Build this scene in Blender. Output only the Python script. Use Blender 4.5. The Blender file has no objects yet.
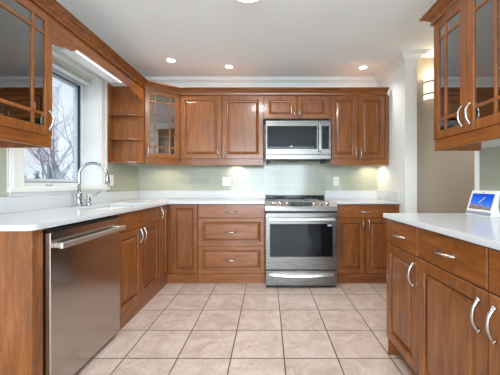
import bpy, bmesh, math, random
from mathutils import Vector, Matrix
PI = math.pi
S = bpy.context.scene
C = S.collection

# ------------------------------------------------------------------ camera, sky, light, exposure
cd = bpy.data.cameras.new('camera'); cam = bpy.data.objects.new('camera', cd); C.objects.link(cam)
cam.location = (0, 0, 1.10); cam.rotation_euler = (PI/2, 0, 0)
cd.sensor_width = 36; cd.lens = 277/500*36; cd.shift_x = -18/500; cd.shift_y = -3/500; cd.clip_start = 0.02
S.camera = cam
S.view_settings.view_transform = 'Standard'; S.view_settings.look = 'None'
S.view_settings.gamma = 1.0; S.view_settings.use_curve_mapping = False
S.view_settings.exposure = 0.78
w = bpy.data.worlds.new('sky'); S.world = w; w.use_nodes = True
wn = w.node_tree; bg = wn.nodes['Background']
tcw = wn.nodes.new('ShaderNodeTexCoord'); sx = wn.nodes.new('ShaderNodeSeparateXYZ'); rw = wn.nodes.new('ShaderNodeValToRGB')
wn.links.new(tcw.outputs['Generated'], sx.inputs[0]); wn.links.new(sx.outputs['Z'], rw.inputs[0]); wn.links.new(rw.outputs[0], bg.inputs[0])
rw.color_ramp.elements[0].color = (0.80, 0.86, 0.92, 1); rw.color_ramp.elements[1].color = (0.60, 0.76, 0.95, 1)
bg.inputs[1].default_value = 1.15

def area(name, loc, rot, sx_, sy_, power, col=(1, 1, 1), shape='RECTANGLE', spread=None):
    l = bpy.data.lights.new(name, 'AREA'); l.shape = shape; l.size = sx_; l.size_y = sy_; l.energy = power; l.color = col
    if spread: l.spread = spread
    o = bpy.data.objects.new(name, l); C.objects.link(o); o.location = loc; o.rotation_euler = rot; return o
# daylight coming through the kitchen window and an added fill light outside the rear opening behind the camera
po = area('window_daylight', (-1.96, 2.4, 1.63), (0, -PI/2, 0), 1.1, 0.9, 1); po.data.cycles.is_portal = True
area('rear_fill_light', (0.0, -3.22, 1.35), (PI/2, 0, 0), 2.9, 2.1, 140, (0.83, 0.93, 1.0))

# ------------------------------------------------------------------ helpers
def lin(c):
    return tuple((x/255/12.92 if x/255 <= .04045 else ((x/255+.055)/1.055)**2.4) for x in c)
def principled(name, col=(200, 200, 200), rough=.5, metal=0, coat=0, emis=None, es=0, spec=.5):
    m = bpy.data.materials.new(name); m.use_nodes = True
    b = m.node_tree.nodes['Principled BSDF']
    b.inputs['Base Color'].default_value = (*lin(col), 1); b.inputs['Roughness'].default_value = rough
    b.inputs['Metallic'].default_value = metal; b.inputs['Coat Weight'].default_value = coat
    b.inputs['Coat Roughness'].default_value = .12; b.inputs['Specular IOR Level'].default_value = spec
    if emis: b.inputs['Emission Color'].default_value = (*lin(emis), 1); b.inputs['Emission Strength'].default_value = es
    return m
def N(m, t): return m.node_tree.nodes.new('ShaderNode'+t)
def L(m, a, b): m.node_tree.links.new(a, b)
def P(m): return m.node_tree.nodes['Principled BSDF']
def coords(m, scale=(1, 1, 1), rot=(0, 0, 0), loc=(0, 0, 0)):
    t = N(m, 'TexCoord'); mp = N(m, 'Mapping'); L(m, t.outputs['Object'], mp.inputs[0])
    mp.inputs['Scale'].default_value = scale; mp.inputs['Rotation'].default_value = rot; mp.inputs['Location'].default_value = loc
    return mp.outputs[0]
def ramp(m, stops):
    r = N(m, 'ValToRGB'); e = r.color_ramp.elements
    while len(e) < len(stops): e.new(.5)
    for k, (p, c) in enumerate(stops): e[k].position = p; e[k].color = (*lin(c), 1)
    return r
def wood(name, scale, dark, mid, light, rough=.33):
    m = principled(name, mid, rough, coat=.4)
    c = coords(m, scale)
    n1 = N(m, 'TexNoise'); n1.inputs['Scale'].default_value = 5; n1.inputs['Detail'].default_value = 7; n1.inputs['Roughness'].default_value = .6; n1.inputs['Distortion'].default_value = .6
    L(m, c, n1.inputs[0])
    c2 = coords(m, tuple(s*4 for s in scale)); n2 = N(m, 'TexNoise'); n2.inputs['Scale'].default_value = 9; n2.inputs['Detail'].default_value = 3
    L(m, c2, n2.inputs[0])
    oi = N(m, 'ObjectInfo'); ad = N(m, 'Math'); ad.operation = 'MULTIPLY_ADD'; ad.inputs[1].default_value = .10; ad.inputs[2].default_value = -.05
    L(m, oi.outputs['Random'], ad.inputs[0])
    mx = N(m, 'Math'); mx.operation = 'MULTIPLY_ADD'; mx.inputs[1].default_value = .35; L(m, n2.outputs[0], mx.inputs[0])
    sc = N(m, 'Math'); sc.operation = 'MULTIPLY_ADD'; sc.inputs[1].default_value = .75; L(m, n1.outputs[0], sc.inputs[0]); L(m, ad.outputs[0], sc.inputs[2])
    L(m, sc.outputs[0], mx.inputs[2])
    r = ramp(m, [(.36, dark), (.55, mid), (.74, light)]); L(m, mx.outputs[0], r.inputs[0]); L(m, r.outputs[0], P(m).inputs['Base Color'])
    return m
WD, WM_, WL = (100, 54, 18), (132, 75, 28), (160, 97, 44)
wood_v = wood('cherry_wood_vertical', (6, 6, .7), WD, WM_, WL)
wood_h = wood('cherry_wood_horizontal', (.7, 6, 6), WD, WM_, WL)
wood_y = wood('cherry_wood_lengthwise', (6, .7, 6), WD, WM_, WL)
wood_in = wood('cherry_wood_interior', (6, 6, .7), (130, 80, 46), (152, 98, 60), (170, 116, 74), .5)
gap_dark = principled('dark_gap', (40, 22, 12), .8)
paint_white = principled('white_wall_paint', (236, 239, 236), .65)
ceil_paint = principled('ceiling_paint', (242, 245, 243), .8)
trim_white = principled('white_trim_paint', (232, 234, 230), .4)
beige = principled('taupe_wall_paint', (180, 170, 154), .7)
nickel = principled('brushed_nickel', (196, 192, 186), .27, 1)
chrome = principled('chrome', (176, 180, 186), .14, 1)
black_gl = principled('black_glass', (11, 16, 22), .08, 0, 0, spec=.35)
black = principled('black_plastic', (18, 18, 20), .45)
white_pl = principled('white_plastic', (236, 236, 232), .35)
grey_pl = principled('grey_plastic', (150, 158, 168), .5)
outlet_m = principled('outlet_ivory', (246, 243, 234), .4)
sink_m = principled('white_sink', (236, 238, 238), .2)
vinyl = principled('white_vinyl', (226, 232, 236), .35)
gasket = principled('window_gasket', (52, 70, 92), .5)

def steel_mat(name, scale, rough=.28, col=(190, 186, 180)):
    m = principled(name, col, rough, 1)
    n = N(m, 'TexNoise'); n.inputs['Scale'].default_value = 60; n.inputs['Detail'].default_value = 2
    L(m, coords(m, scale), n.inputs[0])
    r = N(m, 'MapRange'); r.inputs[3].default_value = rough-.02; r.inputs[4].default_value = rough+.03
    L(m, n.outputs[0], r.inputs[0]); L(m, r.outputs[0], P(m).inputs['Roughness'])
    return m
steel = steel_mat('brushed_steel', (.05, 2, 2), .27, (124, 121, 118))
steel_dw = steel_mat('brushed_steel_dishwasher', (.05, 2, 2), .2, (190, 184, 178))
steel_bar = principled('steel_bar_handle', (225, 222, 218), .3, .9)

def quartz_mat():
    m = principled('white_quartz', (232, 234, 234), .22, coat=.2)
    n = N(m, 'TexNoise'); n.inputs['Scale'].default_value = 140; n.inputs['Detail'].default_value = 2
    L(m, coords(m), n.inputs[0])
    r = ramp(m, [(.3, (206, 210, 213)), (.7, (213, 217, 220))]); L(m, n.outputs[0], r.inputs[0]); L(m, r.outputs[0], P(m).inputs['Base Color'])
    return m
quartz = quartz_mat()

def floor_mat():
    m = principled('ceramic_floor_tile', (205, 185, 170), .32, spec=.4)
    T = .338
    c = coords(m, loc=(-.1027+T*12, -1.752+T*12, 0))
    b = N(m, 'TexBrick'); L(m, c, b.inputs[0]); b.offset = 0; b.squash = 1
    b.inputs['Scale'].default_value = 1; b.inputs['Brick Width'].default_value = T; b.inputs['Row Height'].default_value = T
    b.inputs['Mortar Size'].default_value = .0042; b.inputs['Mortar Smooth'].default_value = .1; b.inputs['Bias'].default_value = 0
    b.inputs['Color1'].default_value = (0, 0, 0, 1); b.inputs['Color2'].default_value = (1, 1, 1, 1); b.inputs['Mortar'].default_value = (.5, .5, .5, 1)
    n = N(m, 'TexNoise'); n.inputs['Scale'].default_value = 7; n.inputs['Detail'].default_value = 8; n.inputs['Roughness'].default_value = .65; n.inputs['Distortion'].default_value = .8
    va = N(m, 'VectorMath'); va.operation = 'MULTIPLY_ADD'; L(m, b.outputs['Color'], va.inputs[0]); va.inputs[1].default_value = (3, 7, 5); L(m, c, va.inputs[2])
    L(m, va.outputs[0], n.inputs[0])
    r = ramp(m, [(.3, (176, 154, 141)), (.5, (196, 177, 165)), (.7, (210, 195, 186))]); L(m, n.outputs[0], r.inputs[0])
    n2 = N(m, 'TexNoise'); n2.inputs['Scale'].default_value = 60; n2.inputs['Detail'].default_value = 3; L(m, c, n2.inputs[0])
    mxv = N(m, 'Mix'); mxv.data_type = 'RGBA'; mxv.blend_type = 'OVERLAY'; mxv.inputs[0].default_value = .25
    L(m, r.outputs[0], mxv.inputs[6]); L(m, n2.outputs[0], mxv.inputs[7])
    mx = N(m, 'Mix'); mx.data_type = 'RGBA'; L(m, b.outputs['Fac'], mx.inputs[0]); L(m, mxv.outputs[2], mx.inputs[6]); mx.inputs[7].default_value = (*lin((96, 84, 74)), 1)
    L(m, mx.outputs[2], P(m).inputs['Base Color'])
    bp = N(m, 'Bump'); bp.invert = True; bp.inputs['Distance'].default_value = .002; bp.inputs['Strength'].default_value = .5
    L(m, b.outputs['Fac'], bp.inputs['Height']); L(m, bp.outputs[0], P(m).inputs['Normal'])
    return m
floor_m = floor_mat()
def splash_mat(name, rot):
    m = principled(name, (168, 172, 154), .12, spec=.6)
    b = N(m, 'TexBrick'); L(m, coords(m, rot=rot), b.inputs[0])
    b.inputs['Scale'].default_value = 1; b.inputs['Brick Width'].default_value = .30; b.inputs['Row Height'].default_value = .10
    b.inputs['Mortar Size'].default_value = .0022; b.inputs['Mortar Smooth'].default_value = .2; b.offset = .5
    b.inputs['Color1'].default_value = (*lin((168, 172, 154)), 1); b.inputs['Color2'].default_value = (*lin((173, 177, 159)), 1); b.inputs['Mortar'].default_value = (*lin((190, 194, 180)), 1)
    L(m, b.outputs['Color'], P(m).inputs['Base Color'])
    return m
splash_b = splash_mat('glass_subway_tile_back', (PI/2, 0, 0))      # x,z plane
splash_s = splash_mat('glass_subway_tile_side', (PI/2, 0, PI/2))

def thin_glass(name, tint=(1, 1, 1), refl=1.0):
    m = bpy.data.materials.new(name); m.use_nodes = True; nt = m.node_tree; nt.nodes.clear()
    o = N(m, 'OutputMaterial'); mx = N(m, 'MixShader'); t = N(m, 'BsdfTransparent'); g = N(m, 'BsdfGlossy'); f = N(m, 'Fresnel')
    f.inputs[0].default_value = 1.5; t.inputs[0].default_value = (*tint, 1); g.inputs['Roughness'].default_value = .01
    mu = N(m, 'Math'); mu.operation = 'MULTIPLY'; mu.inputs[1].default_value = refl; mu.use_clamp = True
    L(m, f.outputs[0], mu.inputs[0]); L(m, mu.outputs[0], mx.inputs[0]); L(m, t.outputs[0], mx.inputs[1]); L(m, g.outputs[0], mx.inputs[2]); L(m, mx.outputs[0], o.inputs[0])
    return m
glass = thin_glass('window_glass', (.96, .98, 1), .6)
cab_glass = thin_glass('cabinet_glass', (.94, .94, .94), 5.5)
def emit(name, col, s):
    m = bpy.data.materials.new(name); m.use_nodes = True; nt = m.node_tree; nt.nodes.clear()
    o = N(m, 'OutputMaterial'); e = N(m, 'Emission'); e.inputs[0].default_value = (*lin(col), 1); e.inputs[1].default_value = s
    L(m, e.outputs[0], o.inputs[0]); return m
lamp_warm = emit('lamp_diffuser_lit', (255, 250, 238), 2.2)
lamp_spot = emit('downlight_lens_lit', (255, 252, 244), 4)
puck = emit('warm_puck_lens_lit', (255, 226, 180), 3)

# mesh builders -----------------------------------------------------
def bm_(): return bmesh.new()
def box(bm, x0, x1, y0, y1, z0, z1, bev=0, seg=1):
    b = bmesh.new()
    v = [b.verts.new(p) for p in ((x0, y0, z0), (x1, y0, z0), (x1, y1, z0), (x0, y1, z0), (x0, y0, z1), (x1, y0, z1), (x1, y1, z1), (x0, y1, z1))]
    for f in ((3, 2, 1, 0), (4, 5, 6, 7), (0, 1, 5, 4), (1, 2, 6, 5), (2, 3, 7, 6), (3, 0, 4, 7)): b.faces.new([v[i] for i in f])
    if bev: bmesh.ops.bevel(b, geom=b.edges[:], offset=bev, segments=seg, profile=.5, affect='EDGES')
    merge(bm, b); return bm
def merge(bm, b, M=None):
    if M is not None: b.transform(M)
    me = bpy.data.meshes.new('t'); b.to_mesh(me); bm.from_mesh(me); bpy.data.meshes.remove(me); b.free()
def tube(bm, pts, rad, seg=10, cap=True, smooth=True):
    pts = [Vector(p) for p in pts]; n = len(pts)
    rr = rad if isinstance(rad, (list, tuple)) else [rad]*n
    rings = []; up = None
    for i, p in enumerate(pts):
        t = (pts[min(i+1, n-1)]-pts[max(i-1, 0)]).normalized()
        if up is None:
            up = Vector((0, 0, 1)) if abs(t.z) < .9 else Vector((1, 0, 0))
        a = (up - t*up.dot(t))
        if a.length < 1e-5: a = t.orthogonal()
        a.normalize(); up = a; b = t.cross(a)
        rings.append([bm.verts.new(p + (a*math.cos(2*PI*k/seg)+b*math.sin(2*PI*k/seg))*rr[i]) for k in range(seg)])
    for i in range(n-1):
        for k in range(seg):
            f = bm.faces.new((rings[i][k], rings[i][(k+1) % seg], rings[i+1][(k+1) % seg], rings[i+1][k])); f.smooth = smooth
    if cap: bm.faces.new(rings[0][::-1]); bm.faces.new(rings[-1])
    return bm
def lathe(bm, prof, c=(0, 0, 0), axis='z', seg=24, smooth=True):
    """prof: (radius, height) pairs"""
    rings = []
    for r, h in prof:
        ring = []
        for k in range(seg):
            a = 2*PI*k/seg; u, v = r*math.cos(a), r*math.sin(a)
            p = {'z': (u, v, h), 'y': (u, h, v), 'x': (h, u, v)}[axis]
            ring.append(bm.verts.new((p[0]+c[0], p[1]+c[1], p[2]+c[2])))
        rings.append(ring)
    for i in range(len(rings)-1):
        for k in range(seg):
            f = bm.faces.new((rings[i][k], rings[i][(k+1) % seg], rings[i+1][(k+1) % seg], rings[i+1][k])); f.smooth = smooth
    for ring, (r, h) in ((rings[0], prof[0]), (rings[-1], prof[-1])):
        if r > 1e-4: bm.faces.new(ring)
    return bm
def prism(bm, poly, lo, hi, axis='z', bev=0):
    """extrude a 2D polygon along an axis: z:(x,y) y:(x,z) x:(y,z)"""
    b = bmesh.new()
    def p3(p, h): return {'z': (p[0], p[1], h), 'y': (p[0], h, p[1]), 'x': (h, p[0], p[1])}[axis]
    A = [b.verts.new(p3(p, lo)) for p in poly]; B = [b.verts.new(p3(p, hi)) for p in poly]
    b.faces.new(A); b.faces.new(B[::-1]); n = len(poly)
    for i in range(n): b.faces.new((A[i], B[i], B[(i+1) % n], A[(i+1) % n]))
    bmesh.ops.recalc_face_normals(b, faces=b.faces[:])
    if bev: bmesh.ops.bevel(b, geom=b.edges[:], offset=bev, segments=1, affect='EDGES')
    merge(bm, b); return bm
def sweep(bm, path, prof, side=1):
    """profile (out, z) swept along an XY polyline with mitred corners; out points to the left of travel (side=1) or right (-1)"""
    n = len(path); pts = [Vector(p) for p in path]; rings = []
    for i, p in enumerate(pts):
        d0 = (pts[i]-pts[i-1]).normalized() if i > 0 else None
        d1 = (pts[i+1]-pts[i]).normalized() if i < n-1 else None
        if d0 is None: d0 = d1
        if d1 is None: d1 = d0
        n0 = Vector((-d0.y, d0.x))*side; n1 = Vector((-d1.y, d1.x))*side
        m = (n0+n1).normalized(); k = 1/max(.2, m.dot(n0))
        rings.append([bm.verts.new((p.x+m.x*k*o, p.y+m.y*k*o, z)) for o, z in prof])
    q = len(prof)
    for i in range(n-1):
        for k in range(q): bm.faces.new((rings[i][k], rings[i][(k+1) % q], rings[i+1][(k+1) % q], rings[i+1][k]))
    bm.faces.new(rings[0]); bm.faces.new(rings[-1][::-1])
    return bm
def obj(name, bm, mat, parent=None, label=None, bevel=0):
    me = bpy.data.meshes.new(name); bmesh.ops.recalc_face_normals(bm, faces=bm.faces[:]); bm.to_mesh(me); bm.free()
    for m in (mat if isinstance(mat, (list, tuple)) else [mat]): me.materials.append(m)
    o = bpy.data.objects.new(name, me); C.objects.link(o)
    if parent: o.parent = parent
    if label: o['label'] = label
    if bevel:
        md = o.modifiers.new('bevel', 'BEVEL'); md.width = bevel; md.segments = 2; md.limit_method = 'ANGLE'
    return o
def thing(name, label, cat, loc=(0, 0, 0), rotz=0, group=None):
    o = bpy.data.objects.new(name, None); C.objects.link(o); o.empty_display_size = .1
    o.location = loc; o.rotation_euler = (0, 0, rotz); o['label'] = label; o['category'] = cat
    if group: o['group'] = group
    return o
def tag(o, label, cat, group=None):
    o['label'] = label; o['category'] = cat
    if group: o['group'] = group
    return o
def struct(name, bm, mat, parent=None):
    o = obj(name, bm, mat, parent)
    if not parent: o['kind'] = 'structure'
    return o

# ------------------------------------------------------------------ room shell
XL, XR, YB, ZC = -1.73, 1.465, 3.69, 2.50
YEND, YN, XRN = 2.96, 1.965, 1.485          # far wall end, near wall end, near right wall face
YH = 3.05                                    # hall wall
ZU = 1.02                                    # top of the quartz upstand
struct('floor', box(bm_(), -2.0, 4.2, -3.2, 4.0, -.05, 0), floor_m)
struct('ceiling', box(bm_(), -2.0, 4.2, -3.2, 4.0, ZC, ZC+.05), ceil_paint)
b = bm_(); wy0, wy1, wz0, wz1 = 1.95, 2.85, 1.075, 2.19
box(b, XL-.22, XL, -3.0, wy0, 0, ZC); box(b, XL-.22, XL, wy1, YB+.15, 0, ZC)
box(b, XL-.22, XL, wy0, wy1, 0, wz0); box(b, XL-.22, XL, wy0, wy1, wz1, ZC)
struct('wall_left', b, paint_white)
struct('wall_back', box(bm_(), XL, XR+.127, YB, YB+.15, 0, ZC), paint_white)
struct('wall_right_far', box(bm_(), XR, XR+.127, YEND, YB, 0, ZC), paint_white)
struct('wall_right_near', box(bm_(), XRN, XRN+.12, -3.0, YN, 0, ZC), paint_white)
struct('wall_hall', box(bm_(), XR+.127, 3.8, YH, YH+.12, 0, ZC), beige)
struct('wall_hall_near', box(bm_(), XRN+.12, 3.8, YN-.12, YN, 0, ZC), beige)
struct('wall_hall_end', box(bm_(), 3.8, 3.92, YN-.12, YH+.12, 0, ZC), beige)
# wall behind the camera with a wide opening added to admit the fill light
b = bm_(); box(b, XL, XRN, -3.15, -3.0, 2.4, ZC); box(b, XL, XRN, -3.15, -3.0, 0, .25)
box(b, XL, -1.45, -3.15, -3.0, .25, 2.4); box(b, 1.45, XRN+.12, -3.15, -3.0, 0, 2.4)
struct('wall_behind', b, paint_white)
# ceiling crown
CP = [(0, ZC-.085), (.008, ZC-.085), (.010, ZC-.074), (.018, ZC-.070), (.020, ZC-.062), (.036, ZC-.046), (.052, ZC-.036), (.066, ZC-.030), (.066, ZC-.022), (.074, ZC-.020), (.080, ZC-.010), (.090, ZC-.010), (.090, ZC), (0, ZC)]
b = bm_(); sweep(b, [(XL, -2.9), (XL, YB), (XR, YB), (XR, YEND), (XR+.127, YEND), (XR+.127, YH)], CP, -1); struct('trim_1', b, trim_white)
# white corner trim at the end of the near right wall
struct('trim_2', box(bm_(), XRN-.012, XRN+.13, YN-.03, YN+.012, ZU-.1, ZC-.001, .002), trim_white)

# window ------------------------------------------------------------
b = bm_()      # reveal liner boards
xg = XL-.19
box(b, xg, XL+.002, wy0, wy0+.012, wz0, wz1); box(b, xg, XL+.002, wy1-.012, wy1, wz0, wz1)
box(b, xg, XL+.002, wy0, wy1, wz1-.012, wz1); box(b, xg, XL+.002, wy0, wy1, wz0, wz0+.012)
struct('trim_3', b, trim_white)
win = thing('window_1', 'x', 'x'); del win['label']; del win['category']; win['kind'] = 'structure'; win.location = (xg, wy0, wz0)
W_, H_ = wy1-wy0, wz1-wz0-.05
struct('trim_5', box(bm_(), xg-.03, xg+.037, wy0+.012, wy1-.012, wz1-.062, wz1-.012, .002), trim_white)
def ring(bm, x0, x1, a0, a1, c0, c1, t):
    box(bm, x0, x1, a0, a1, c0, c0+t); box(bm, x0, x1, a0, a1, c1-t, c1)
    box(bm, x0, x1, a0, a0+t, c0+t, c1-t); box(bm, x0, x1, a1-t, a1, c0+t, c1-t)
b = bm_(); ring(b, -.03, .035, .012, W_-.012, .012, H_-.012, .030); obj('window_frame', b, vinyl, win)
b = bm_(); ring(b, -.03, .018, .042, W_-.042, .042, H_-.042, .006); obj('window_gasket', b, gasket, win)
b = bm_(); ring(b, -.028, -.006, .048, W_-.048, .048, H_-.048, .026); obj('sash', b, vinyl, win)
obj('pane', box(bm_(), -.016, -.012, .07, W_-.07, .07, H_-.07), glass, win)
b = bm_(); box(b, .035, .050, .40, .47, .016, .034, .003); tube(b, [(.05, .45, .03), (.065, .43, .034), (.068, .38, .030)], .006, 8)
obj('crank_handle', b, white_pl, win)
# casing on the wall round the window with a sill
b = bm_()
cw = .105
for y0, y1 in ((wy0-cw, wy0), (wy1, wy1+cw)):
    box(b, XL, XL+.016, y0, y1, wz0, wz1+cw, .002); 
    box(b, XL+.016, XL+.024, y0+.01 if y0 < wy0 else y1-.03, y0+.03 if y0 < wy0 else y1-.01, wz0, wz1+cw, .002)
box(b, XL, XL+.018, wy0, wy1, wz1, wz1+cw, .002)
box(b, XL, XL+.032, wy0-cw-.02, wy1+cw+.02, wz1+cw, wz1+cw+.03, .004)
struct('trim_4', b, trim_white)
b = bm_(); box(b, XL-.02, XL+.034, wy0-cw-.02, wy1+cw+.02, 1.045, wz0+.004, .006, 2); box(b, XL, XL+.014, wy0-cw, wy1+cw, 1.022, 1.045)
struct('window_sill', b, trim_white)
# raised blind at the window head
bl = thing('window_blind', 'white slatted blind pulled fully up at the head of the kitchen window', 'blind', (XL-.10, wy0+.02, wz1-.012))
obj('headrail', box(bm_(), -.03, .03, 0, W_-.04, -.026, 0, .003), trim_white, bl)
b = bm_()
for k in range(4): box(b, -.025, .025, .01, W_-.05, -.032-.006*k, -.0285-.006*k, .001)
sl = obj('slats', b, trim_white, bl); sl['kind'] = 'stuff'
obj('bottom_rail', box(bm_(), -.027, .027, .005, W_-.045, -.066, -.052, .003), trim_white, bl)

# unseen window behind the camera, added as an opening for the fill light
pw = bpy.data.objects.new('window_2', None); C.objects.link(pw); pw['kind'] = 'structure'; pw.location = (0, -3.06, 0)
b = bm_()
for x in (-1.45, -.48, .43, 1.40): box(b, x, x+.05, -.03, .03, .25, 2.4)
box(b, -1.45, 1.45, -.03, .03, .25, .30); box(b, -1.45, 1.45, -.03, .03, 2.35, 2.4)
obj('window_frame', b, vinyl, pw); obj('pane', box(bm_(), -1.4, 1.4, -.004, 0, .3, 2.35), glass, pw)

# ------------------------------------------------------------------ cabinet parts (local frame: x across, y into the wall, z up, front at y=0)
def raised(bm, x0, x1, z0, z1, t=.021, st=.058):
    """framed door with a raised centre panel, front face at y=0"""
    s = min(st, (x1-x0)*.27, (z1-z0)*.30)
    a = min(.03, (min(x1-x0, z1-z0)-2*s)*.22)
    a = min(a, .018)
    loops = [(0, t), (0, .003), (.003, 0), (s-.008, 0), (s-.004, .002), (s-.002, .007), (s, .017), (s+.006, .018), (s+.008, .013), (s+.008+a, .0045), (s+.010+a, .0015), (s+.013+a, .001)]
    prev = None
    for d, y in loops:
        v = [bm.verts.new(p) for p in ((x0+d, y, z0+d), (x1-d, y, z0+d), (x1-d, y, z1-d), (x0+d, y, z1-d))]
        if prev is None: bm.faces.new(v[::-1])
        else:
            for k in range(4): bm.faces.new((prev[k], prev[(k+1) % 4], v[(k+1) % 4], v[k]))
        prev = v
    bm.faces.new(prev)
    return bm
def slab(bm, x0, x1, z0, z1, t=.021):
    return box(bm, x0, x1, 0, t, z0, z1, .0035)
def handle(parent, cx, cz, ln=.128, vert=True):
    b = bm_(); h = ln/2; pts = []; rr = []
    n = 14
    for i in range(n+1):
        u = -1+2*i/n
        s = u*h*.86
        y = -.006 - .022*(1-abs(u)**2.4)
        pts.append((s, y)); rr.append(.0055+.0022*abs(u)**3+.001*(1-abs(u)))
    P3 = [((cx, y, cz+s) if vert else (cx+s, y, cz)) for s, y in pts]
    tube(b, P3, rr, 8)
    for u in (-1, 1):
        q = [(u*h*.80, .0), (u*h*.84, -.007), (u*h*1.0, -.004), (u*h*1.02, 0)]
        f = [((cx, y, cz+s) if vert else (cx+s, y, cz)) for s, y in [(u*h*.70, -.003), (u*h*.80, -.006), (u*h*.92, -.006), (u*h*1.03, -.003)]]
        tube(b, f, [.003, .0085, .0085, .003], 8)
    return obj('handle', b, nickel, parent)
def carcass(t, w, dep, z0, z1, front=True, top=False, mat=wood_v, hollow=False):
    b = bm_(); th = .018; y0 = .0215
    box(b, 0, th, y0, dep, z0, z1); box(b, w-th, w, y0, dep, z0, z1)
    box(b, th, w-th, y0, dep, z0, z0+th); box(b, th, w-th, dep-.01, dep, z0+th, z1)
    if top: box(b, th, w-th, y0, dep, z1-th, z1)
    if front: box(b, th, w-th, y0, y0+.016, z0+th, z1-(th if top else 0))
    return obj('carcass', b, mat, t)
def fronts(t, items):
    for it in items:
        kind, x0, x1, z0, z1 = it[:5]; hd = it[5] if len(it) > 5 else None
        g = .0022
        if kind == 'door': o = obj('door', raised(bm_(), x0+g, x1-g, z0+g, z1-g), wood_v, t)
        elif kind == 'drawer': o = obj('drawer_front', raised(bm_(), x0+g, x1-g, z0+g, z1-g, st=.05), wood_h, t)
        else: o = obj('drawer_front', slab(bm_(), x0+g, x1-g, z0+g, z1-g), wood_h, t)
        if hd: handle(o, hd[0], hd[1], hd[3] if len(hd) > 3 else .128, hd[2] == 'v')

# ------------------------------------------------------------------ base cabinets
YF, XF, XP, YPE = 3.08, -1.115, .77, 1.805
ZB = .884; ZT = .912
DT, DB = .728, .105
GB = 'cherry wood base cabinets'
# back run
t = thing('base_cabinet', 'cherry wood cabinet of three stacked drawers left of the range', 'cabinet', (-.778, YF, 0), 0, GB)
w_ = .743
carcass(t, w_, .60, DB, ZB)
fronts(t, [('slab', 0, w_, DT, ZB-.004, (w_/2, .797, 'h')), ('drawer', 0, w_, .415, DT, (w_/2, .572, 'h')), ('drawer', 0, w_, DB, .415, (w_/2, .26, 'h'))])
obj('plinth', box(bm_(), 0, w_, .004, .022, 0, DB-.002), wood_h, t)
t = thing('base_cabinet', 'cherry wood base cabinet with one drawer over two doors, right of the range', 'cabinet', (.757, YF, 0), 0, GB)
w_ = XR-.757-.004
carcass(t, w_, .60, DB, ZB)
fronts(t, [('slab', 0, .655, DT, ZB-.004, (.335, .797, 'h')), ('door', 0, .327, DB, DT, (.293, .655, 'v', .115)), ('door', .327, .655, DB, DT, (.361, .655, 'v', .115)), ('slab', .655, w_, DB, ZB-.004)])
obj('plinth', box(bm_(), 0, w_, .004, .022, 0, DB-.002), wood_h, t)
# corner cabinet with folding leaves, seen as two narrow doors meeting in the corner
t = thing('corner_base_cabinet', 'cherry wood corner base cabinet with two narrow door leaves meeting in the inside corner', 'cabinet', (0, 0, 0))
b = bm_(); prism(b, [(XL+.02, 2.845), (XF-.022, 2.845), (XF-.022, YF+.022), (-.782, YF+.022), (-.782, YB-.02), (XL+.02, YB-.02)], DB, ZB, 'z'); obj('carcass', b, wood_v, t)
d1 = obj('door', raised(bm_(), .0, .300, DB+.002, ZB-.006, st=.05), wood_v, t); d1.location = (XF+.023, YF, 0)
d1.location = (-1.088, YF, 0); 
d2 = obj('door', raised(bm_(), 0, .225, DB+.002, ZB-.006, st=.045), wood_v, t); d2.location = (XF, 2.847, 0); d2.rotation_euler = (0, 0, PI/2)
handle(d2, .035, .797, .115, True)
b = bm_(); prism(b, [(XF-.004, 2.845), (XF-.004, YF+.004), (-.782, YF+.004), (-.782, YF+.02), (XF-.02, YF+.02), (XF-.02, 2.845)], 0, DB-.002, 'z'); obj('plinth', b, wood_h, t)
# left run: sink cabinet
t = thing('sink_base_cabinet', 'cherry wood sink cabinet with false drawer fronts over two doors, beyond the dishwasher', 'cabinet', (XF, 2.043, 0), PI/2)
w_ = .80
carcass(t, w_, .60, DB, ZB)
fronts(t, [('slab', 0, w_/2, DT, ZB-.004), ('slab', w_/2, w_, DT, ZB-.004), ('door', 0, w_/2, DB, DT, (w_/2-.035, .655, 'v')), ('door', w_/2, w_, DB, DT, (w_/2+.035, .655, 'v'))])
obj('plinth', box(bm_(), 0, w_, .004, .022, 0, DB-.002), wood_h, t)
# end panel in front of the dishwasher
t = thing('end_panel', 'plain cherry wood panel closing the near end of the sink counter', 'cabinet panel', (XF, 1.311, 0), PI/2)
obj('panel', box(bm_(), 0, .030, .001, .60, 0, ZB, .001), wood_v, t)
obj('filler_strip', box(bm_(), .0305, .062, 0, .03, 0, ZB, .001), wood_v, t)
# dishwasher
t = thing('dishwasher', 'stainless steel dishwasher with a bar handle under the counter near the sink', 'dishwasher', (-1.085, 1.382, 0), PI/2)
w_ = .650
obj('tub', box(bm_(), .006, w_-.006, .045, .58, .02, .875), black, t)
b = bm_(); box(b, 0, w_, 0, .042, .035, .858, .004, 2); dd = obj('door', b, steel_dw, t)
obj('control_strip', box(bm_(), .004, w_-.004, .008, .042, .8605, .872, .001), black, t)
b = bm_(); box(b, .012, w_-.012, -.052, -.030, .775, .805, .006, 2); box(b, .020, .050, -.034, 0, .778, .802, .003); box(b, w_-.050, w_-.020, -.034, 0, .778, .802, .003)
obj('handle', b, steel_bar, dd)
obj('kick_plate', box(bm_(), .005, w_-.005, .05, .06, 0, .034), black, t)
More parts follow.
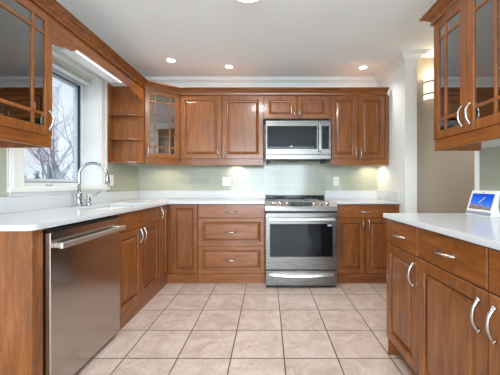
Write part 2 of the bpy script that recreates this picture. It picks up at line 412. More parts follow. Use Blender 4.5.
# right run (peninsula side): faces -X
t = thing('base_cabinet', 'narrow cherry wood cabinet with one drawer over one door at the counter end, right side', 'cabinet', (XP, YPE, 0), -PI/2, GB)
x1 = YPE-1.428
carcass(t, x1, .69, .113, ZB)
fronts(t, [('slab', 0, x1, DT-.004, ZB-.004, (x1/2, .80, 'h')), ('door', 0, x1, .113, DT-.004, (x1-.035, .625, 'v'))])
obj('end_gable', box(bm_(), 0, .018, .012, .69, 0, .1125), wood_v, t)
obj('plinth', box(bm_(), .018, x1, .075, .09, 0, .112), wood_h, t)
t = thing('base_cabinet', 'wide cherry wood cabinet in the right foreground with one drawer over one door', 'cabinet', (XP, 1.428, 0), -PI/2, GB)
x2 = 1.428-.972
carcass(t, x2, .69, .113, ZB)
fronts(t, [('slab', 0, x2, DT-.004, ZB-.004, (x2/2, .80, 'h')), ('door', 0, x2, .113, DT-.004, (x2-.035, .625, 'v'))])
obj('plinth', box(bm_(), 0, x2, .075, .09, 0, .112), wood_h, t)
t = thing('base_cabinet', 'cherry wood cabinet under the right counter, cut off by the right edge of the picture', 'cabinet', (XP, .972, 0), -PI/2, GB)
carcass(t, x2, .69, .113, ZB)
fronts(t, [('slab', 0, x2, DT-.004, ZB-.004, (x2/2, .80, 'h')), ('door', 0, x2, .113, DT-.004, (.035, .625, 'v'))])
obj('plinth', box(bm_(), 0, x2, .075, .09, 0, .112), wood_h, t)

# ------------------------------------------------------------------ countertops
def slab_cells(xs, ys, fill, z0, z1):
    b = bmesh.new(); V = {}
    def v(i, j, z):
        k = (i, j, z)
        if k not in V: V[k] = b.verts.new((xs[i], ys[j], z))
        return V[k]
    for (i, j) in fill:
        b.faces.new((v(i, j, z1), v(i+1, j, z1), v(i+1, j+1, z1), v(i, j+1, z1)))
        b.faces.new((v(i, j+1, z0), v(i+1, j+1, z0), v(i+1, j, z0), v(i, j, z0)))
        for (di, dj, p, q) in ((0, -1, (i, j), (i+1, j)), (1, 0, (i+1, j), (i+1, j+1)), (0, 1, (i+1, j+1), (i, j+1)), (-1, 0, (i, j+1), (i, j))):
            if (i+di, j+dj) not in fill: b.faces.new((v(*p, z0), v(*q, z0), v(*q, z1), v(*p, z1)))
    return b
XC, YC = -1.088, 3.05
sx0, sx1, sy0, sy1 = -1.575, -1.175, 2.08, 2.78
ct = thing('countertop', 'white quartz counter running from the sink round the corner to the range', 'countertop', (0, 0, 0))
b = slab_cells([XL+.002, sx0, sx1, XC, -.035], [1.277, sy0, sy1, YC, YB-.002], {(0, 0), (1, 0), (2, 0), (0, 1), (2, 1), (0, 2), (1, 2), (2, 2), (0, 3), (1, 3), (2, 3), (3, 3)}, ZB, ZT)
ed = [e for e in b.edges if all(abs(v.co.x-XC) < 1e-4 and abs(v.co.y-1.277) < 1e-4 for v in e.verts)]
bmesh.ops.bevel(b, geom=ed, offset=.04, segments=6, profile=.5, affect='EDGES')
obj('slab', b, quartz, ct, bevel=.003)
b = bm_(); box(b, XL+.002, XL+.021, 1.277, YB-.0215, ZT+.0005, ZU, .002); box(b, XL+.002, -.035, YB-.021, YB-.002, ZT+.0005, ZU, .002); obj('upstand', b, quartz, ct)
ct = thing('countertop', 'short white quartz counter between the range and the right wall', 'countertop', (0, 0, 0))
obj('slab', box(bm_(), .755, XR-.002, YC, YB-.002, ZB, ZT), quartz, ct, bevel=.003)
b = bm_(); box(b, .755, XR-.002, YB-.021, YB-.002, ZT+.0005, ZU, .002); box(b, XR-.021, XR-.002, YC+.01, YB-.0215, ZT+.0005, ZU, .002); obj('upstand', b, quartz, ct)
ct = thing('countertop', 'white quartz counter on the right foreground cabinets, carrying the tablet', 'countertop', (0, 0, 0))
obj('slab', box(bm_(), .755, XRN-.002, .50, 1.82, ZB, ZT), quartz, ct, bevel=.003)
# sink
sk = thing('kitchen_sink', 'white undermount sink set in the counter beneath the window', 'sink', (0, 0, 0))
b = bm_(); ox = .018
for i, (d, z) in enumerate([(-ox, ZB-.009), (0, ZB-.009), (.012, ZB-.10), (.03, ZB-.19), (.06, ZB-.20)]):
    v = [b.verts.new(p) for p in ((sx0+d, sy0+d, z), (sx1-d, sy0+d, z), (sx1-d, sy1-d, z), (sx0+d, sy1-d, z))]
    if i: [b.faces.new((pv[k], pv[(k+1) % 4], v[(k+1) % 4], v[k])) for k in range(4)]
    pv = v
b.faces.new(pv)
o = obj('bowl', b, sink_m, sk); md = o.modifiers.new('thick', 'SOLIDIFY'); md.thickness = .006; md.offset = 1
obj('drain', lathe(bm_(), [(.042, 0), (.042, .003), (.03, .004), (.026, -.001), (0, -.001)], ((sx0+sx1)/2, 2.43, ZB-.199)), chrome, sk)
# faucet
fx, fy = -1.64, 2.405
fa = thing('kitchen_faucet', 'chrome gooseneck pull-down faucet behind the sink', 'faucet', (fx, fy, ZT+.001))
obj('base', lathe(bm_(), [(.030, 0), (.030, .006), (.026, .012), (.022, .03), (.021, .075), (.024, .085), (.0215, .11), (.016, .13)]), chrome, fa)
pts = [(0, 0, .125), (0, 0, .20), (0, 0, .265)]
R = .105
for k in range(1, 15):
    a = PI-PI*k/14*.97
    pts.append((R+R*math.cos(a), .25*(R+R*math.cos(a)), .265+R*1.05*math.sin(a)))
obj('spout', tube(bm_(), pts, .0125, 14), chrome, fa)
e = Vector(pts[-1])
obj('spray_head', tube(bm_(), [e+Vector((0, 0, .004)), e+Vector((.002, 0, -.02)), e+Vector((.006, .001, -.05)), e+Vector((.008, .002, -.085))], [.014, .016, .019, .0195], 14), chrome, fa)
b = bm_(); o2 = (.045, .055, 0)
lathe(b, [(.025, 0), (.025, .006), (.018, .012), (.016, .03), (.021, .037), (.022, .052), (.016, .064), (.014, .078), (.018, .084), (.015, .094), (0, .097)], o2)
tube(b, [(.045, .055, .072), (.07, .075, .082), (.10, .10, .105), (.118, .115, .128)], [.008, .007, .0065, .008], 8)
obj('side_lever', b, chrome, fa)

# ------------------------------------------------------------------ backsplash tile
UB = 1.335
def tiles(name_label, bmx, mat):
    o = obj('tile_backsplash', bmx, mat); tag(o, name_label, 'backsplash'); return o
b = bm_(); box(b, XL+.009, -.035, YB-.009, YB-.0005, ZU+.0005, UB+.06); box(b, -.033, .753, YB-.009, YB-.0005, .90, 1.50); box(b, .755, XR-.012, YB-.009, YB-.0005, ZU+.0005, UB+.06)
tiles('pale green glass tile backsplash along the back wall behind the range', b, splash_b)
b = bm_(); box(b, XL+.0005, XL+.009, wy1+cw+.022, YB-.0005, ZU+.0005, UB+.01); tiles('pale green glass tile backsplash between the window and the corner', b, splash_s)
b = bm_(); box(b, XL+.0005, XL+.009, 1.277, wy0-cw-.022, ZU+.0005, UB+.01); tiles('pale green glass tile backsplash left of the window under the foreground wall cabinet', b, splash_s)
b = bm_(); box(b, XRN-.009, XRN-.0005, .5, YN-.032, ZT+.0005, UB+.01); tiles('pale green glass tile backsplash behind the tablet on the right wall', b, splash_s)

# ------------------------------------------------------------------ wall cabinets
DBU, DTU, CT = 1.408, 2.172, 2.25
YU, XU, XRU = 3.34, -1.385, 1.16
GU = 'cherry wood wall cabinets'
def upper(label, loc, rot, w, dep, z0, z1, items, rail=True, group=GU):
    t = thing('wall_cabinet', label, 'cabinet', loc, rot, group)
    carcass(t, w, dep, z0, z1+.02, top=True); fronts(t, items)
    if rail: obj('light_rail', box(bm_(), 0, w, .006, .024, UB, z0-.0015, .002), wood_h, t)
    return t
x0 = -1.061; w_ = 1.004
upper('cherry wood wall cabinet with two tall doors between the glass corner cabinet and the microwave', (x0, YU, 0), 0, w_, .345, DBU, DTU,
      [('door', 0, .50, DBU, DTU, (.463, 1.483, 'v')), ('door', .508, w_, DBU, DTU, (.545, 1.483, 'v'))])
upper('short cherry wood wall cabinet with two small doors above the microwave', (-.055, YU, 0), 0, .806, .345, 1.893, DTU,
      [('door', .012, .402, 1.893, DTU, (.368, 1.955, 'v', .10)), ('door', .404, .794, 1.893, DTU, (.438, 1.955, 'v', .10))], False)
w_ = XR-.753-.006
upper('cherry wood wall cabinet with two tall doors right of the microwave', (.753, YU, 0), 0, w_, .345, DBU, DTU,
      [('door', .008, .333, DBU, DTU, (.303, 1.483, 'v')), ('door', .335, .66, DBU, DTU, (.365, 1.483, 'v')), ('slab', .661, w_, DBU, DTU)])

def glass_door(t, x0, x1, z0, z1, vm, hd=None, st=.055, mw=.019):
    """framed glass door, muntin bars at x in vm and near top and bottom"""
    b = bm_()
    box(b, x0, x0+st, 0, .021, z0, z1, .002); box(b, x1-st, x1, 0, .021, z0, z1, .002)
    box(b, x0+st, x1-st, 0, .021, z0, z0+st, .002); box(b, x0+st, x1-st, 0, .021, z1-st, z1, .002)
    for x in vm: box(b, x-mw/2, x+mw/2, .002, .018, z0+st, z1-st, .002)
    for z in (z0+st+.075, z1-st-.075): box(b, x0+st, x1-st, .0015, .0185, z-mw/2, z+mw/2, .002)
    d = obj('door', b, wood_v, t)
    obj('glass_pane', box(bm_(), x0+st-.004, x1-st+.004, .0085, .0115, z0+st-.004, z1-st+.004), cab_glass, d)
    if hd: handle(d, hd[0], hd[1], .128, True)
    return d
def glass_cab(label, loc, rot, w, dep, doors, top=DTU):
    t = thing('glass_door_cabinet', label, 'cabinet', loc, rot)
    carcass(t, w, dep, DBU, top+.02, front=False, top=True, mat=wood_v)
    b = bm_(); 
    for z in (1.66, 1.92): box(b, .019, w-.019, .05, dep-.012, z, z+.016)
    obj('shelf', b, wood_in, t) if False else None
    for z in (1.66, 1.92): obj('shelf', box(bm_(), .019, w-.019, .05, dep-.012, z, z+.016), wood_in, t)
    for d in doors: glass_door(t, *d)
    b = bm_(); box(b, 0, w, .006, .024, UB, DBU-.0015, .002); 
    obj('light_rail', b, wood_h, t)
    return t
# left foreground
t = glass_cab('cherry wood cabinet with a glass door in the left foreground beside the window', (XU, 1.18, 0), PI/2, .60, .342,
          [(0, .60, DBU, DTU, (.13, .458), (.57, 1.505))])
obj('end_return', box(bm_(), .58, .598, .0245, .34, UB, DBU-.0015, .001), wood_h, t)
# right foreground: double
t = glass_cab('cherry wood cabinet with a pair of glass doors in the right foreground', (XRU, 1.94, 0), -PI/2, .64, .322,
          [(0, .319, DBU, 2.215, (.120,), (.288, 1.508)), (.321, .64, DBU, 2.215, (.522,), (.352, 1.508))], 2.215)
obj('end_return', box(bm_(), .0, .018, .0245, .32, UB, DBU-.0015, .001), wood_h, t)
# diagonal corner cabinet
A = Vector((XU, 3.10)); B = Vector((-1.064, YU)); ang = math.atan2(B.y-A.y, B.x-A.x); wd = (B-A).length
t = thing('corner_glass_cabinet', 'cherry wood diagonal corner cabinet with a glass door of small and large panes', 'cabinet', (A.x, A.y, 0), ang)
def loc2(p): 
    d = Vector(p)-A; return (d.x*math.cos(-ang)-d.y*math.sin(-ang), d.x*math.sin(-ang)+d.y*math.cos(-ang))
poly = [loc2(p) for p in ((XU-.012, 3.104), (-1.068, YU+.012), (-1.068, YB-.012), (XL+.012, YB-.012), (XL+.012, 3.104))]
b = bm_(); n = 5
for z0_, z1_ in ((DBU, DBU+.018), (DTU+.002, DTU+.02)): prism(b, poly, z0_, z1_, 'z')
def wallpanel(b, p, q, th=.016):
    p, q = Vector(p), Vector(q); d = (q-p).normalized(); nn = Vector((-d.y, d.x))*th
    prism(b, [p[:], q[:], (q+nn)[:], (p+nn)[:]], DBU+.018, DTU+.002, 'z')
for i in (1, 2, 3, 4): wallpanel(b, poly[i], poly[(i+1) % 5])
box(b, 0.0, .022, .0215, .03, DBU+.018, DTU+.002); box(b, wd-.022, wd, .0215, .03, DBU+.018, DTU+.002)
obj('carcass', b, wood_in, t)
for z in (1.66, 1.92):
    pin = [loc2(p) for p in ((XU-.02, 3.13), (-1.10, YU+.03), (-1.10, YB-.04), (XL+.04, YB-.04), (XL+.04, 3.13))]
    obj('shelf', prism(bm_(), pin, z, z+.016, 'z'), wood_in, t)
glass_door(t, .010, wd-.010, DBU, DTU, (.010+.055+.052, wd-.010-.055-.052), (.036, 1.475), st=.050, mw=.016)
obj('light_rail', box(bm_(), .008, wd-.008, .006, .024, UB, DBU-.0015, .002), wood_h, t)
# open end shelves beside the window
t = thing('open_shelf_unit', 'open cherry wood end shelves between the window and the glass corner cabinet', 'shelf', (0, 0, 0))
ys = 2.975
obj('back_panel', box(bm_(), XL+.02, XU, 3.082, 3.10, UB, DTU+.02), wood_v, t)
obj('side_panel', box(bm_(), XL+.002, XL+.019, ys, 3.10, UB, DTU+.02, .002), wood_v, t)
for z in (UB, 1.585, 1.848):
    pl = [(XL+.0195, 3.0815), (XL+.0195, ys+.004), (XL+.22, ys+.004), (XU-.05, ys+.035), (XU-.004, 3.0815)]
    obj('shelf', prism(bm_(), pl, z, z+.018, 'z', .003), wood_v, t)
# valance over the window
t = thing('window_valance', 'cherry wood valance board with scalloped ends bridging the cabinets over the window', 'valance', (XU, 1.782, 0), PI/2)
wv = 3.080-1.782; zm = 2.09
pr = [(0, DTU+.02), (0, 2.015), (.06, 2.018), (.11, 2.035), (.15, 2.052), (.19, 2.050), (.215, 2.058), (.23, 2.078), (.25, zm)]
pr += [(wv-x, z) for x, z in pr[::-1]]
obj('board', prism(bm_(), pr, 0.004, .024, 'y'), wood_h, t)
# fluorescent fixture behind the valance
t = thing('strip_light', 'white strip light fixture fixed behind the window valance', 'lamp', (XU-.026, 2.03, 2.085), PI/2)
obj('housing', box(bm_(), 0, .66, 0, .125, .004, .045, .004), white_pl, t)
obj('diffuser', box(bm_(), .01, .65, .002, .014, -.002, .0035, .001), emit('strip_light_lit', (250, 250, 255), 1.6), t)
area('strip_light_glow', (XU-.05, 2.36, 2.075), (0, 0, 0), .03, .6, 1.2, (1, .97, .92))
# wooden cornices
def WPf(CT): return [(0, CT-.075), (.013, CT-.075), (.014, CT-.066), (.007, CT-.061), (.010, CT-.050), (.017, CT-.040), (.029, CT-.031), (.036, CT-.029), (.036, CT-.022), (.043, CT-.020), (.055, CT-.014), (.055, CT-.009), (.064, CT-.008), (.064, CT), (0, CT)]
def cornice(label, path, side, top=CT):
    b = bm_(); sweep(b, path, WPf(top), side)
    return tag(obj('crown_molding', b, wood_h), label, 'molding')
cornice('cherry wood crown molding along the left and back wall cabinets and the valance', [(XU, 1.18), (XU, 3.10), (-1.064, YU), (XR-.03, YU)], -1)
cornice('cherry wood crown molding on the glass cabinets in the right foreground', [(XRN-.005, 1.942), (XRU-.002, 1.942), (XRU-.002, 1.30)], -1, 2.2915)

# ------------------------------------------------------------------ range
RX0, RW, RY = -.030, .764, 2.93
t = thing('kitchen_range', 'stainless steel slide-in range with six knobs and a glass oven door', 'range', (RX0, RY, 0))
obj('body', box(bm_(), .004, RW-.004, .045, .70, .02, .895), steel, t)
b = bm_(); box(b, -.001+.001, RW, .09, .715, .8955, .918, .003); obj('cooktop', b, black_gl, t)
for (cx, cy, r) in ((.2, .24, .10), (.56, .24, .085), (.2, .52, .08), (.56, .52, .10)):
    b = bm_(); lathe(b, [(r-.002, .9182), (r, .9182), (r, .9186), (r-.002, .9186)], (cx, cy, 0), seg=32)
    obj('burner_ring', b, grey_pl, t)
obj('rear_vent', box(bm_(), 0, RW, .70, .745, .9185, .958, .006), black_gl, t)
# sloped control panel
b = bm_(); prism(b, [(0, .816), (-.014, .822), (-.016, .842), (-.004, .866), (.052, .921), (.09, .921), (.09, .816)], .0, RW, 'x'); cp = obj('control_panel', b, principled('control_panel_steel', (178, 176, 174), .3, .95), t)
nrm = Vector((0, -.055, .056)).normalized(); mid = Vector((0, .020, .8895)); tv = Vector((0, .056, .055)).normalized()
MK = Matrix((( 1, 0, 0), (0, tv.y, nrm.y), (0, tv.z, nrm.z))).to_4x4()
def on_panel(x, u=0, h=0): return Matrix.Translation(mid+Vector((x, 0, 0))+tv*u+nrm*h) @ MK
for x in (.094, .165, .234, .520, .588, .655):
    b2 = bmesh.new(); lathe(b2, [(.0275, 0), (.0275, .004), (.022, .006), (.021, .026), (.018, .029), (0, .029)], seg=20)
    b = bm_(); box(b2, -.003, .003, -.019, .019, .026, .032, .001); merge(b, b2, on_panel(x)); obj('knob', b, nickel, t)
b2 = bmesh.new(); box(b2, -.115, .115, -.027, .027, 0, .0015, .0005); b = bm_(); merge(b, b2, on_panel(.378, 0, .0006)); dp = obj('display', b, black_gl, t)
# symbols on the display
b = bm_(); b2 = bmesh.new()
for k in range(9):
    if k in (4,): continue
    x = -.1+.025*k; box(b2, x-.006, x+.006, .012, .015, 0, .0004); box(b2, x-.004, x+.004, -.004, -.001, 0, .0004); box(b2, x-.006, x+.006, -.018, -.016, 0, .0004)
for sx_ in (-.022, -.010, .008, .020):
    box(b2, sx_-.003, sx_+.003, .005, .0062, 0, .0004); box(b2, sx_+.003, sx_+.0042, -.008, .006, 0, .0004); box(b2, sx_-.003, sx_+.003, -.008, -.0068, 0, .0004)
merge(b, b2, on_panel(.378, 0, .0024)); obj('symbols', b, emit('display_lit', (210, 230, 240), .8), dp)
obj('gap_strip', box(bm_(), .003, RW-.003, .012, .05, .7995, .8155), black, t)
b = bm_(); box(b, .002, RW-.002, 0, .044, .200, .799, .005, 2); od = obj('oven_door', b, steel, t)
obj('oven_window', box(bm_(), .050, RW-.050, -.0015, .002, .335, .683, .001), black_gl, od)
b = bm_(); box(b, .030, RW-.030, -.052, -.030, .722, .748, .007, 2); box(b, .036, .062, -.034, 0, .725, .745, .003); box(b, RW-.062, RW-.036, -.034, 0, .725, .745, .003); obj('handle', b, steel_bar, od)
obj('badge', box(bm_(), RW-.105, RW-.060, -.0025, -.0014, .660, .676), principled('badge_silver', (200, 200, 205), .4, .3), od)
obj('drawer_gap', box(bm_(), .003, RW-.003, .012, .05, .1875, .1995), black, t)
b = bm_(); box(b, .002, RW-.002, 0, .044, .03, .187, .005, 2); dr = obj('warming_drawer', b, steel, t)
b = bm_()
hp = [(.04+(RW-.08)*k/16, -.010-.030*math.sin(PI*k/16)**.5, .140-.010*math.sin(PI*k/16)) for k in range(17)]
for p, q in zip(hp, hp[1:]):
    pass
v0 = None
for (x, y, z) in hp:
    v = [b.verts.new(p) for p in ((x, y, z+.020), (x, y-.004, z), (x, 0.002, z-.018), (x, 0.002, z+.022))]
    if v0: [b.faces.new((v0[k], v0[(k+1) % 4], v[(k+1) % 4], v[k])) for k in range(4)]
    else: b.faces.new(v[::-1])
    v0 = v
b.faces.new(v0); obj('handle', b, steel_bar, dr)
obj('kick_plate', box(bm_(), .01, RW-.01, .03, .04, .0, .0295), black, t)

# ------------------------------------------------------------------ microwave
MX, MY, MW_ = -.028, 3.21, .758
t = thing('microwave', 'stainless over-the-range microwave with a black glass door above the range', 'microwave', (MX, MY, 0))
obj('body', box(bm_(), .002, MW_-.002, .045, .465, 1.400, 1.842), principled('microwave_case', (70, 70, 72), .4, .6), t)
b = bm_(); box(b, 0, .632, 0, .044, 1.446, 1.843, .004, 2); md_ = obj('door', b, steel, t)
obj('glass_panel', box(bm_(), .018, .595, -.0015, .002, 1.512, 1.778, .001), black_gl, md_)
b = bm_(); box(b, .612, .634, -.048, -.030, 1.485, 1.810, .006, 2); box(b, .615, .631, -.034, 0, 1.495, 1.515, .003); box(b, .615, .631, -.034, 0, 1.78, 1.80, .003); obj('handle', b, chrome, md_)
b = bm_(); box(b, .634, MW_, 0, .044, 1.446, 1.843, .004, 2); cpn = obj('control_panel', b, steel, t)
obj('touch_panel', box(bm_(), .652, MW_-.022, -.0015, .002, 1.512, 1.778, .001), black_gl, cpn)
b = bm_(); box(b, 0, MW_, 0, .044, 1.392, 1.4445, .004, 2); box(b, 0, MW_, -.001, .0, 1.440, 1.4425); obj('vent_grille', b, steel, t)
b = bm_()
random.seed(5)
for k in range(22):
    x = .05+.0235*k
    if 10 <= k <= 11: continue
    box(b, x, x+.006+.006*random.random(), -.0022, -.0012, 1.527, 1.531); 
    if k % 2: box(b, x, x+.008, -.0022, -.0012, 1.540, 1.543)
box(b, .285, .315, -.0022, -.0012, 1.534, 1.548)
obj('symbols', b, emit('microwave_symbols_lit', (200, 215, 225), .7), md_)
b = bm_(); box(b, .0, .05, .05, .40, 1.372, 1.3995, .003); box(b, MW_-.05, MW_, .05, .40, 1.372, 1.3995, .003); box(b, .10, MW_-.10, .08, .12, 1.388, 1.3995, .003)
obj('underside_filters', b, black, t)

# ------------------------------------------------------------------ outlets
def outlet(label, loc, rot, w=.075, h=.118, dbl=False):
    t = thing('wall_outlet', label, 'outlet', loc, rot, 'electrical wall plates')
    obj('plate', box(bm_(), -w/2, w/2, -.006, 0, -h/2, h/2, .002), outlet_m, t)
    n = 2 if dbl else 1
    for k in range(n):
        cx = (k-(n-1)/2)*.046
        obj('receptacle', box(bm_(), cx-.017, cx+.017, -.009, -.0065, -.034, .034, .001), white_pl, t)
    return t
outlet('ivory double wall plate on the back tile left of the range', ((227-268)/277*YB, YB-.0095, 1.142), 0, .12, .118, True)
outlet('ivory outlet plate on the back tile right of the range', ((335.8-268)/277*YB, YB-.0095, 1.142), 0)
outlet('white outlet plate on the side tile between the faucet and the corner', (XL+.0095, 3.04, 1.145), PI/2)
outlet('white switch plate on the side wall at the right end of the back counter', (XR-.0005, 3.17, 1.145), -PI/2)

# ------------------------------------------------------------------ ceiling lamps
def downlight(label, x, y, e_=12):
    t = thing('recessed_ceiling_light', label, 'ceiling light', (x, y, ZC), 0, 'round recessed ceiling lights')
    obj('trim_ring', lathe(bm_(), [(.062, -.0005), (.062, -.006), (.048, -.010), (.046, -.004), (.046, -.0005)]), trim_white, t)
    obj('lens', lathe(bm_(), [(0, -.003), (.0455, -.003), (.0455, -.0008), (0, -.0008)]), lamp_spot, t)
    l = bpy.data.lights.new('downlight_glow', 'SPOT'); l.energy = e_; l.spot_size = 2.3; l.spot_blend = .8; l.shadow_soft_size = .045; l.color = (1, .96, .91)
    o = bpy.data.objects.new('downlight_glow', l); C.objects.link(o); o.parent = t; o.location = (0, 0, -.02)
k = (ZC-1.1)*277
for lab, px, py in (('leftmost round recessed ceiling light, above the corner cabinet', 171, 60), ('second recessed ceiling light from the left, towards the middle', 229, 66.5), ('round recessed ceiling light on the right, above the right wall cabinet', 363, 67)):
    Y = k/(184.5-py); downlight(lab, (px-268)/277*Y, Y)
downlight('added unseen ceiling light brightening the hall past the wall opening', 2.6, 2.5, 36)  # out-of-view lamp added to brighten the hall wall
for lab, x, y in (('added unseen fill downlight behind the camera on the left', -.9, -1.2), ('added unseen fill downlight behind the camera on the right', .8, -1.2)): downlight(lab, x, y)  # out-of-view pair added as extra fill for the room
t = thing('flush_ceiling_light', 'large round white ceiling light cut off by the top edge of the picture', 'ceiling light', (-.145, 1.93, ZC))
obj('base_plate', lathe(bm_(), [(.135, -.0005), (.135, -.02), (.12, -.025)], seg=40), trim_white, t)
obj('glass_dome', lathe(bm_(), [(.130, -.0255), (.128, -.04), (.11, -.06), (.08, -.075), (.04, -.083), (0.0005, -.085)], seg=40), lamp_warm, t)
l = bpy.data.lights.new('ceiling_lamp_glow', 'AREA'); l.shape = 'DISK'; l.size = .24; l.energy = 13; l.color = (1, .98, .95)
o = bpy.data.objects.new('ceiling_lamp_glow', l); C.objects.link(o); o.parent = t; o.location = (0, 0, -.088)

# under-cabinet puck lights
def pucklight(label, x, y, z, e_=1.0):
    t = thing('under_cabinet_light', label, 'lamp', (x, y, z), 0, 'puck lights under the wall cabinets')
    obj('housing', lathe(bm_(), [(.032, 0), (.032, -.012), (.026, -.014)], seg=20), white_pl, t)
    obj('lens', lathe(bm_(), [(.025, -.0145), (0.0005, -.0150)], seg=20), puck, t)
    l = bpy.data.lights.new('puck_glow', 'SPOT'); l.energy = e_; l.spot_size = 2.6; l.spot_blend = .6; l.shadow_soft_size = .025; l.color = (1, .82, .58)
    o = bpy.data.objects.new('puck_glow', l); C.objects.link(o); o.parent = t; o.location = (0, 0, -.02)
pucklight('small warm round light under the glass corner cabinet', -1.34, 3.48, DBU-.001, 4.0)
pucklight('small warm round light under the two-door wall cabinet left of the microwave', -.42, 3.60, DBU-.001, 2.2)
pucklight('small warm round light under the wall cabinet right of the microwave', 1.33, 3.55, DBU-.001, 4.0)

# sconce in the hall
t = thing('wall_sconce', 'lit curved white sconce with two dark metal bands on the taupe hall wall', 'wall lamp', (1.80, YH, 2.14))
def half(r, z0, z1, off=0, seg=20, th=.004):
    b = bm_(); o_, i_ = [], []
    for k in range(seg+1):
        a = PI+PI*k/seg
        o_.append((r*math.cos(a), r*.9*math.sin(a)-off)); i_.append(((r-th)*math.cos(a), (r-th)*.9*math.sin(a)-off))
    return prism(b, o_+i_[::-1], z0, z1, 'z')
obj('shade', half(.088, -.115, .115), emit('sconce_shade_lit', (255, 240, 214), .8), t)
for z in (-.055, .075): obj('metal_band', half(.092, z-.006, z+.006), principled('bronze', (90, 80, 66), .35, 1), t)
obj('back_plate', box(bm_(), -.06, .06, -.012, -.0005, -.08, .08, .002), nickel, t)
l = bpy.data.lights.new('sconce_glow', 'POINT'); l.energy = 2.0; l.shadow_soft_size = .05; l.color = (1, .82, .58)
o = bpy.data.objects.new('sconce_glow', l); C.objects.link(o); o.parent = t; o.location = (0, -.045, .15)

# ------------------------------------------------------------------ tablet on the right counter
def screen_mat():
    m = emit('tablet_screen_picture', (40, 80, 200), .9); e = [n for n in m.node_tree.nodes if n.type == 'EMISSION'][0]
    c = coords(m); s = N(m, 'SeparateXYZ'); L(m, c, s.inputs[0])
    n = N(m, 'TexNoise'); n.inputs['Scale'].default_value = 25; L(m, c, n.inputs[0])
    ad = N(m, 'Math'); ad.operation = 'MULTIPLY_ADD'; ad.inputs[1].default_value = .05; L(m, n.outputs[0], ad.inputs[0]); L(m, s.outputs['Z'], ad.inputs[2])
    r = ramp(m, [(.070, (120, 104, 92)), (.084, (130, 122, 130)), (.092, (60, 110, 200)), (.16, (18, 60, 175))]); L(m, ad.outputs[0], r.inputs[0]); L(m, r.outputs[0], e.inputs[0])
    return m
t = thing('smart_display', 'white tablet-like display with a blue screen standing on the right counter', 'tablet', (1.262, 1.775, ZT), -PI/2)
# local: x toward camera (-Y world), y into wall (+X), z up ; leans back
lean = math.atan2(.048, .155); RL = Matrix.Rotation(-lean, 4, 'X')
b = bm_(); prism(b, [(0, 0), (.046, .152), (.056, .150), (.046, .06), (.060, 0)], 0, .205, 'x', .003); obj('body', b, white_pl, t)
def leaned(bm2, dy=0): b = bm_(); merge(b, bm2, Matrix.Translation((0, dy, 0)) @ RL); return b
o = obj('screen', leaned(box(bmesh.new(), .018, .187, -.0015, .0012, .040, .138)), screen_mat(), t)
b2 = bmesh.new()
for x_, z_, a_ in ((.105, .098, .75),):
    q = bmesh.new(); box(q, -.028, .028, -.0024, -.0016, -.0012, .0012); merge(b2, q, Matrix.Translation((x_, 0, z_)) @ Matrix.Rotation(-a_, 4, 'Y'))
obj('picture_lines', leaned(b2), emit('screen_line', (210, 225, 250), .9), o)
obj('speaker_grille', leaned(box(bmesh.new(), .004, .201, -.0012, .001, .006, .026)), grey_pl, t)
b2 = bmesh.new(); lathe(b2, [(.004, -.0016), (.004, .001)], (.1025, 0, .146), 'y', 12); obj('camera_dot', leaned(b2), black, t)

# ------------------------------------------------------------------ glassware inside the glass cabinets
glassware = thin_glass('clear_glassware', (.90, .93, .94), 1.3)
def tumbler(label, x, y, z, r=.033, h=.10, group='tumblers in the glass cabinets'):
    o = obj('drinking_glass', lathe(bm_(), [(r*.82, 0), (r, h), (r-.002, h), (r*.8-.002, .006), (0.0005, .006)], seg=18), glassware); o.location = (x, y, z); tag(o, label, 'glass', group); return o
def mug(label, x, y, z, mat=white_pl):
    t = thing('mug', label, 'mug', (x, y, z))
    obj('cup', lathe(bm_(), [(.034, 0), (.038, .004), (.038, .085), (.035, .085), (.034, .006), (0.0005, .006)], seg=20), mat, t)
    obj('handle', tube(bm_(), [(0, -.036, .07), (0, -.062, .065), (0, -.068, .045), (0, -.058, .022), (0, -.036, .018)], .005, 8), mat, t)
zs = DBU+.0185
mug('white mug at the far end of the bottom shelf in the right glass cabinet', 1.235, 1.875, zs)
tumbler('clear tumbler just right of the door handles in the right glass cabinet', 1.235, 1.615, zs, .028, .11)
for k, (x, y) in enumerate(((-1.46, 1.45), (-1.47, 1.54), (-1.50, 1.70))):
    tumbler(['clear tumbler nearest the camera in the left glass cabinet', 'clear tumbler in the middle of the left glass cabinet bottom', 'clear tumbler behind the handle stile of the left glass cabinet'][k], x, y, zs)

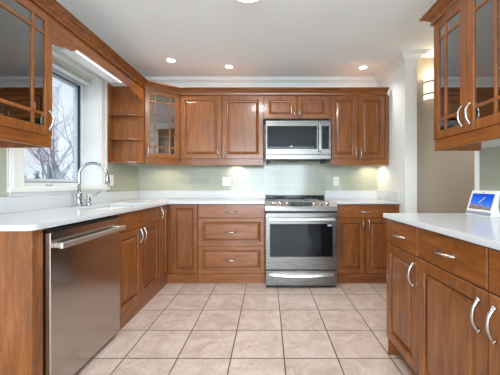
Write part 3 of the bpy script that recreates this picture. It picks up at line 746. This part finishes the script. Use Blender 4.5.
# ------------------------------------------------------------------ outside the window
snow = principled('snow', (225, 232, 240), .9)
gr = obj('snowy_ground', box(bm_(), -60, -2.0, -25, 60, -1.6, -1.5), snow); gr['kind'] = 'structure'
bark = principled('winter_bark', (150, 152, 162), .9)
def tree(label, x, y, h, seed, lean=(0, 0)):
    random.seed(seed); b = bm_()
    def branch(p, d, ln, r, lev):
        pts = [p]; dd = d.normalized()
        for i in range(4):
            dd = (dd+Vector((random.uniform(-.13, .13), random.uniform(-.13, .13), random.uniform(-.02, .12)))).normalized()
            pts.append(pts[-1]+dd*ln/4)
        tube(b, pts, [r*(1-.14*i) for i in range(5)], 5 if lev < 2 else 4, smooth=True)
        if lev >= 4: return
        for k in range(4 if lev < 2 else 3):
            i = random.choice((1, 2, 3, 4)) if lev else random.choice((2, 3, 4))
            a = random.uniform(0, 2*PI); q = (dd*.9+Vector((math.cos(a), math.sin(a), random.uniform(-.1, .5)))*.75)
            branch(pts[i], q, ln*random.uniform(.5, .72), r*.5, lev+1)
    branch(Vector((0, 0, 0)), Vector((lean[0], lean[1], 1)), h, .075, 0)
    o = obj('bare_tree', b, bark); o.location = (x, y, -1.5); tag(o, label, 'tree', 'bare trees outside the window'); return o
tree('nearest bare winter tree, just outside the right part of the window', -5.6, 7.6, 3.0, 3)
tree('bare winter tree further away outside the left part of the window', -10.4, 13, 4.0, 8)
tree('palest and most distant bare tree, seen against the right window jamb', -14, 20.4, 5.4, 21)
ever = principled('evergreen', (92, 112, 128), .9)
def shrub(label, x, y, r, h, seed):
    random.seed(seed); b = bm_()
    for k in range(260):
        u = random.random(); a = random.uniform(0, 2*PI); rr = r*(1-u*.75)*random.uniform(.75, 1.05)
        c = Vector((rr*math.cos(a), rr*math.sin(a), u*h)); s = r*.22
        d = Vector((math.cos(a), math.sin(a), .5)).normalized(); e1 = d.orthogonal().normalized()*s*.35; e2 = d.cross(e1).normalized()*s*.35
        v = [b.verts.new(c+e1), b.verts.new(c+e2), b.verts.new(c-e1), b.verts.new(c-e2), b.verts.new(c+d*s)]
        b.faces.new((v[3], v[2], v[1], v[0]))
        for i in range(4): b.faces.new((v[i], v[(i+1) % 4], v[4]))
    lathe(b, [(r*.75, 0), (r*.85, h*.25), (r*.5, h*.7), (0.01, h*.98)], seg=10)
    o = obj('evergreen_shrub', b, ever); o.location = (x, y, -1.5); tag(o, label, 'shrub', 'evergreen shrubs outside the window')
for i, (px, Y, r, top) in enumerate(((24, 24, .5, 174), (37, 26, .55, 171), (50, 24, .55, 166), (63, 27, .6, 172), (75, 24, .5, 173))):
    X = (px-268)/277*Y
    shrub(['dark evergreen shrub at the left edge of the window view', 'broad evergreen shrub second from the left in the window view', 'tallest pointed evergreen shrub in the middle of the window view', 'evergreen shrub second from the right in the window view', 'evergreen shrub at the right edge of the window view'][i], X, Y, r, 2.6+(184.5-top)/277*Y, i+40)
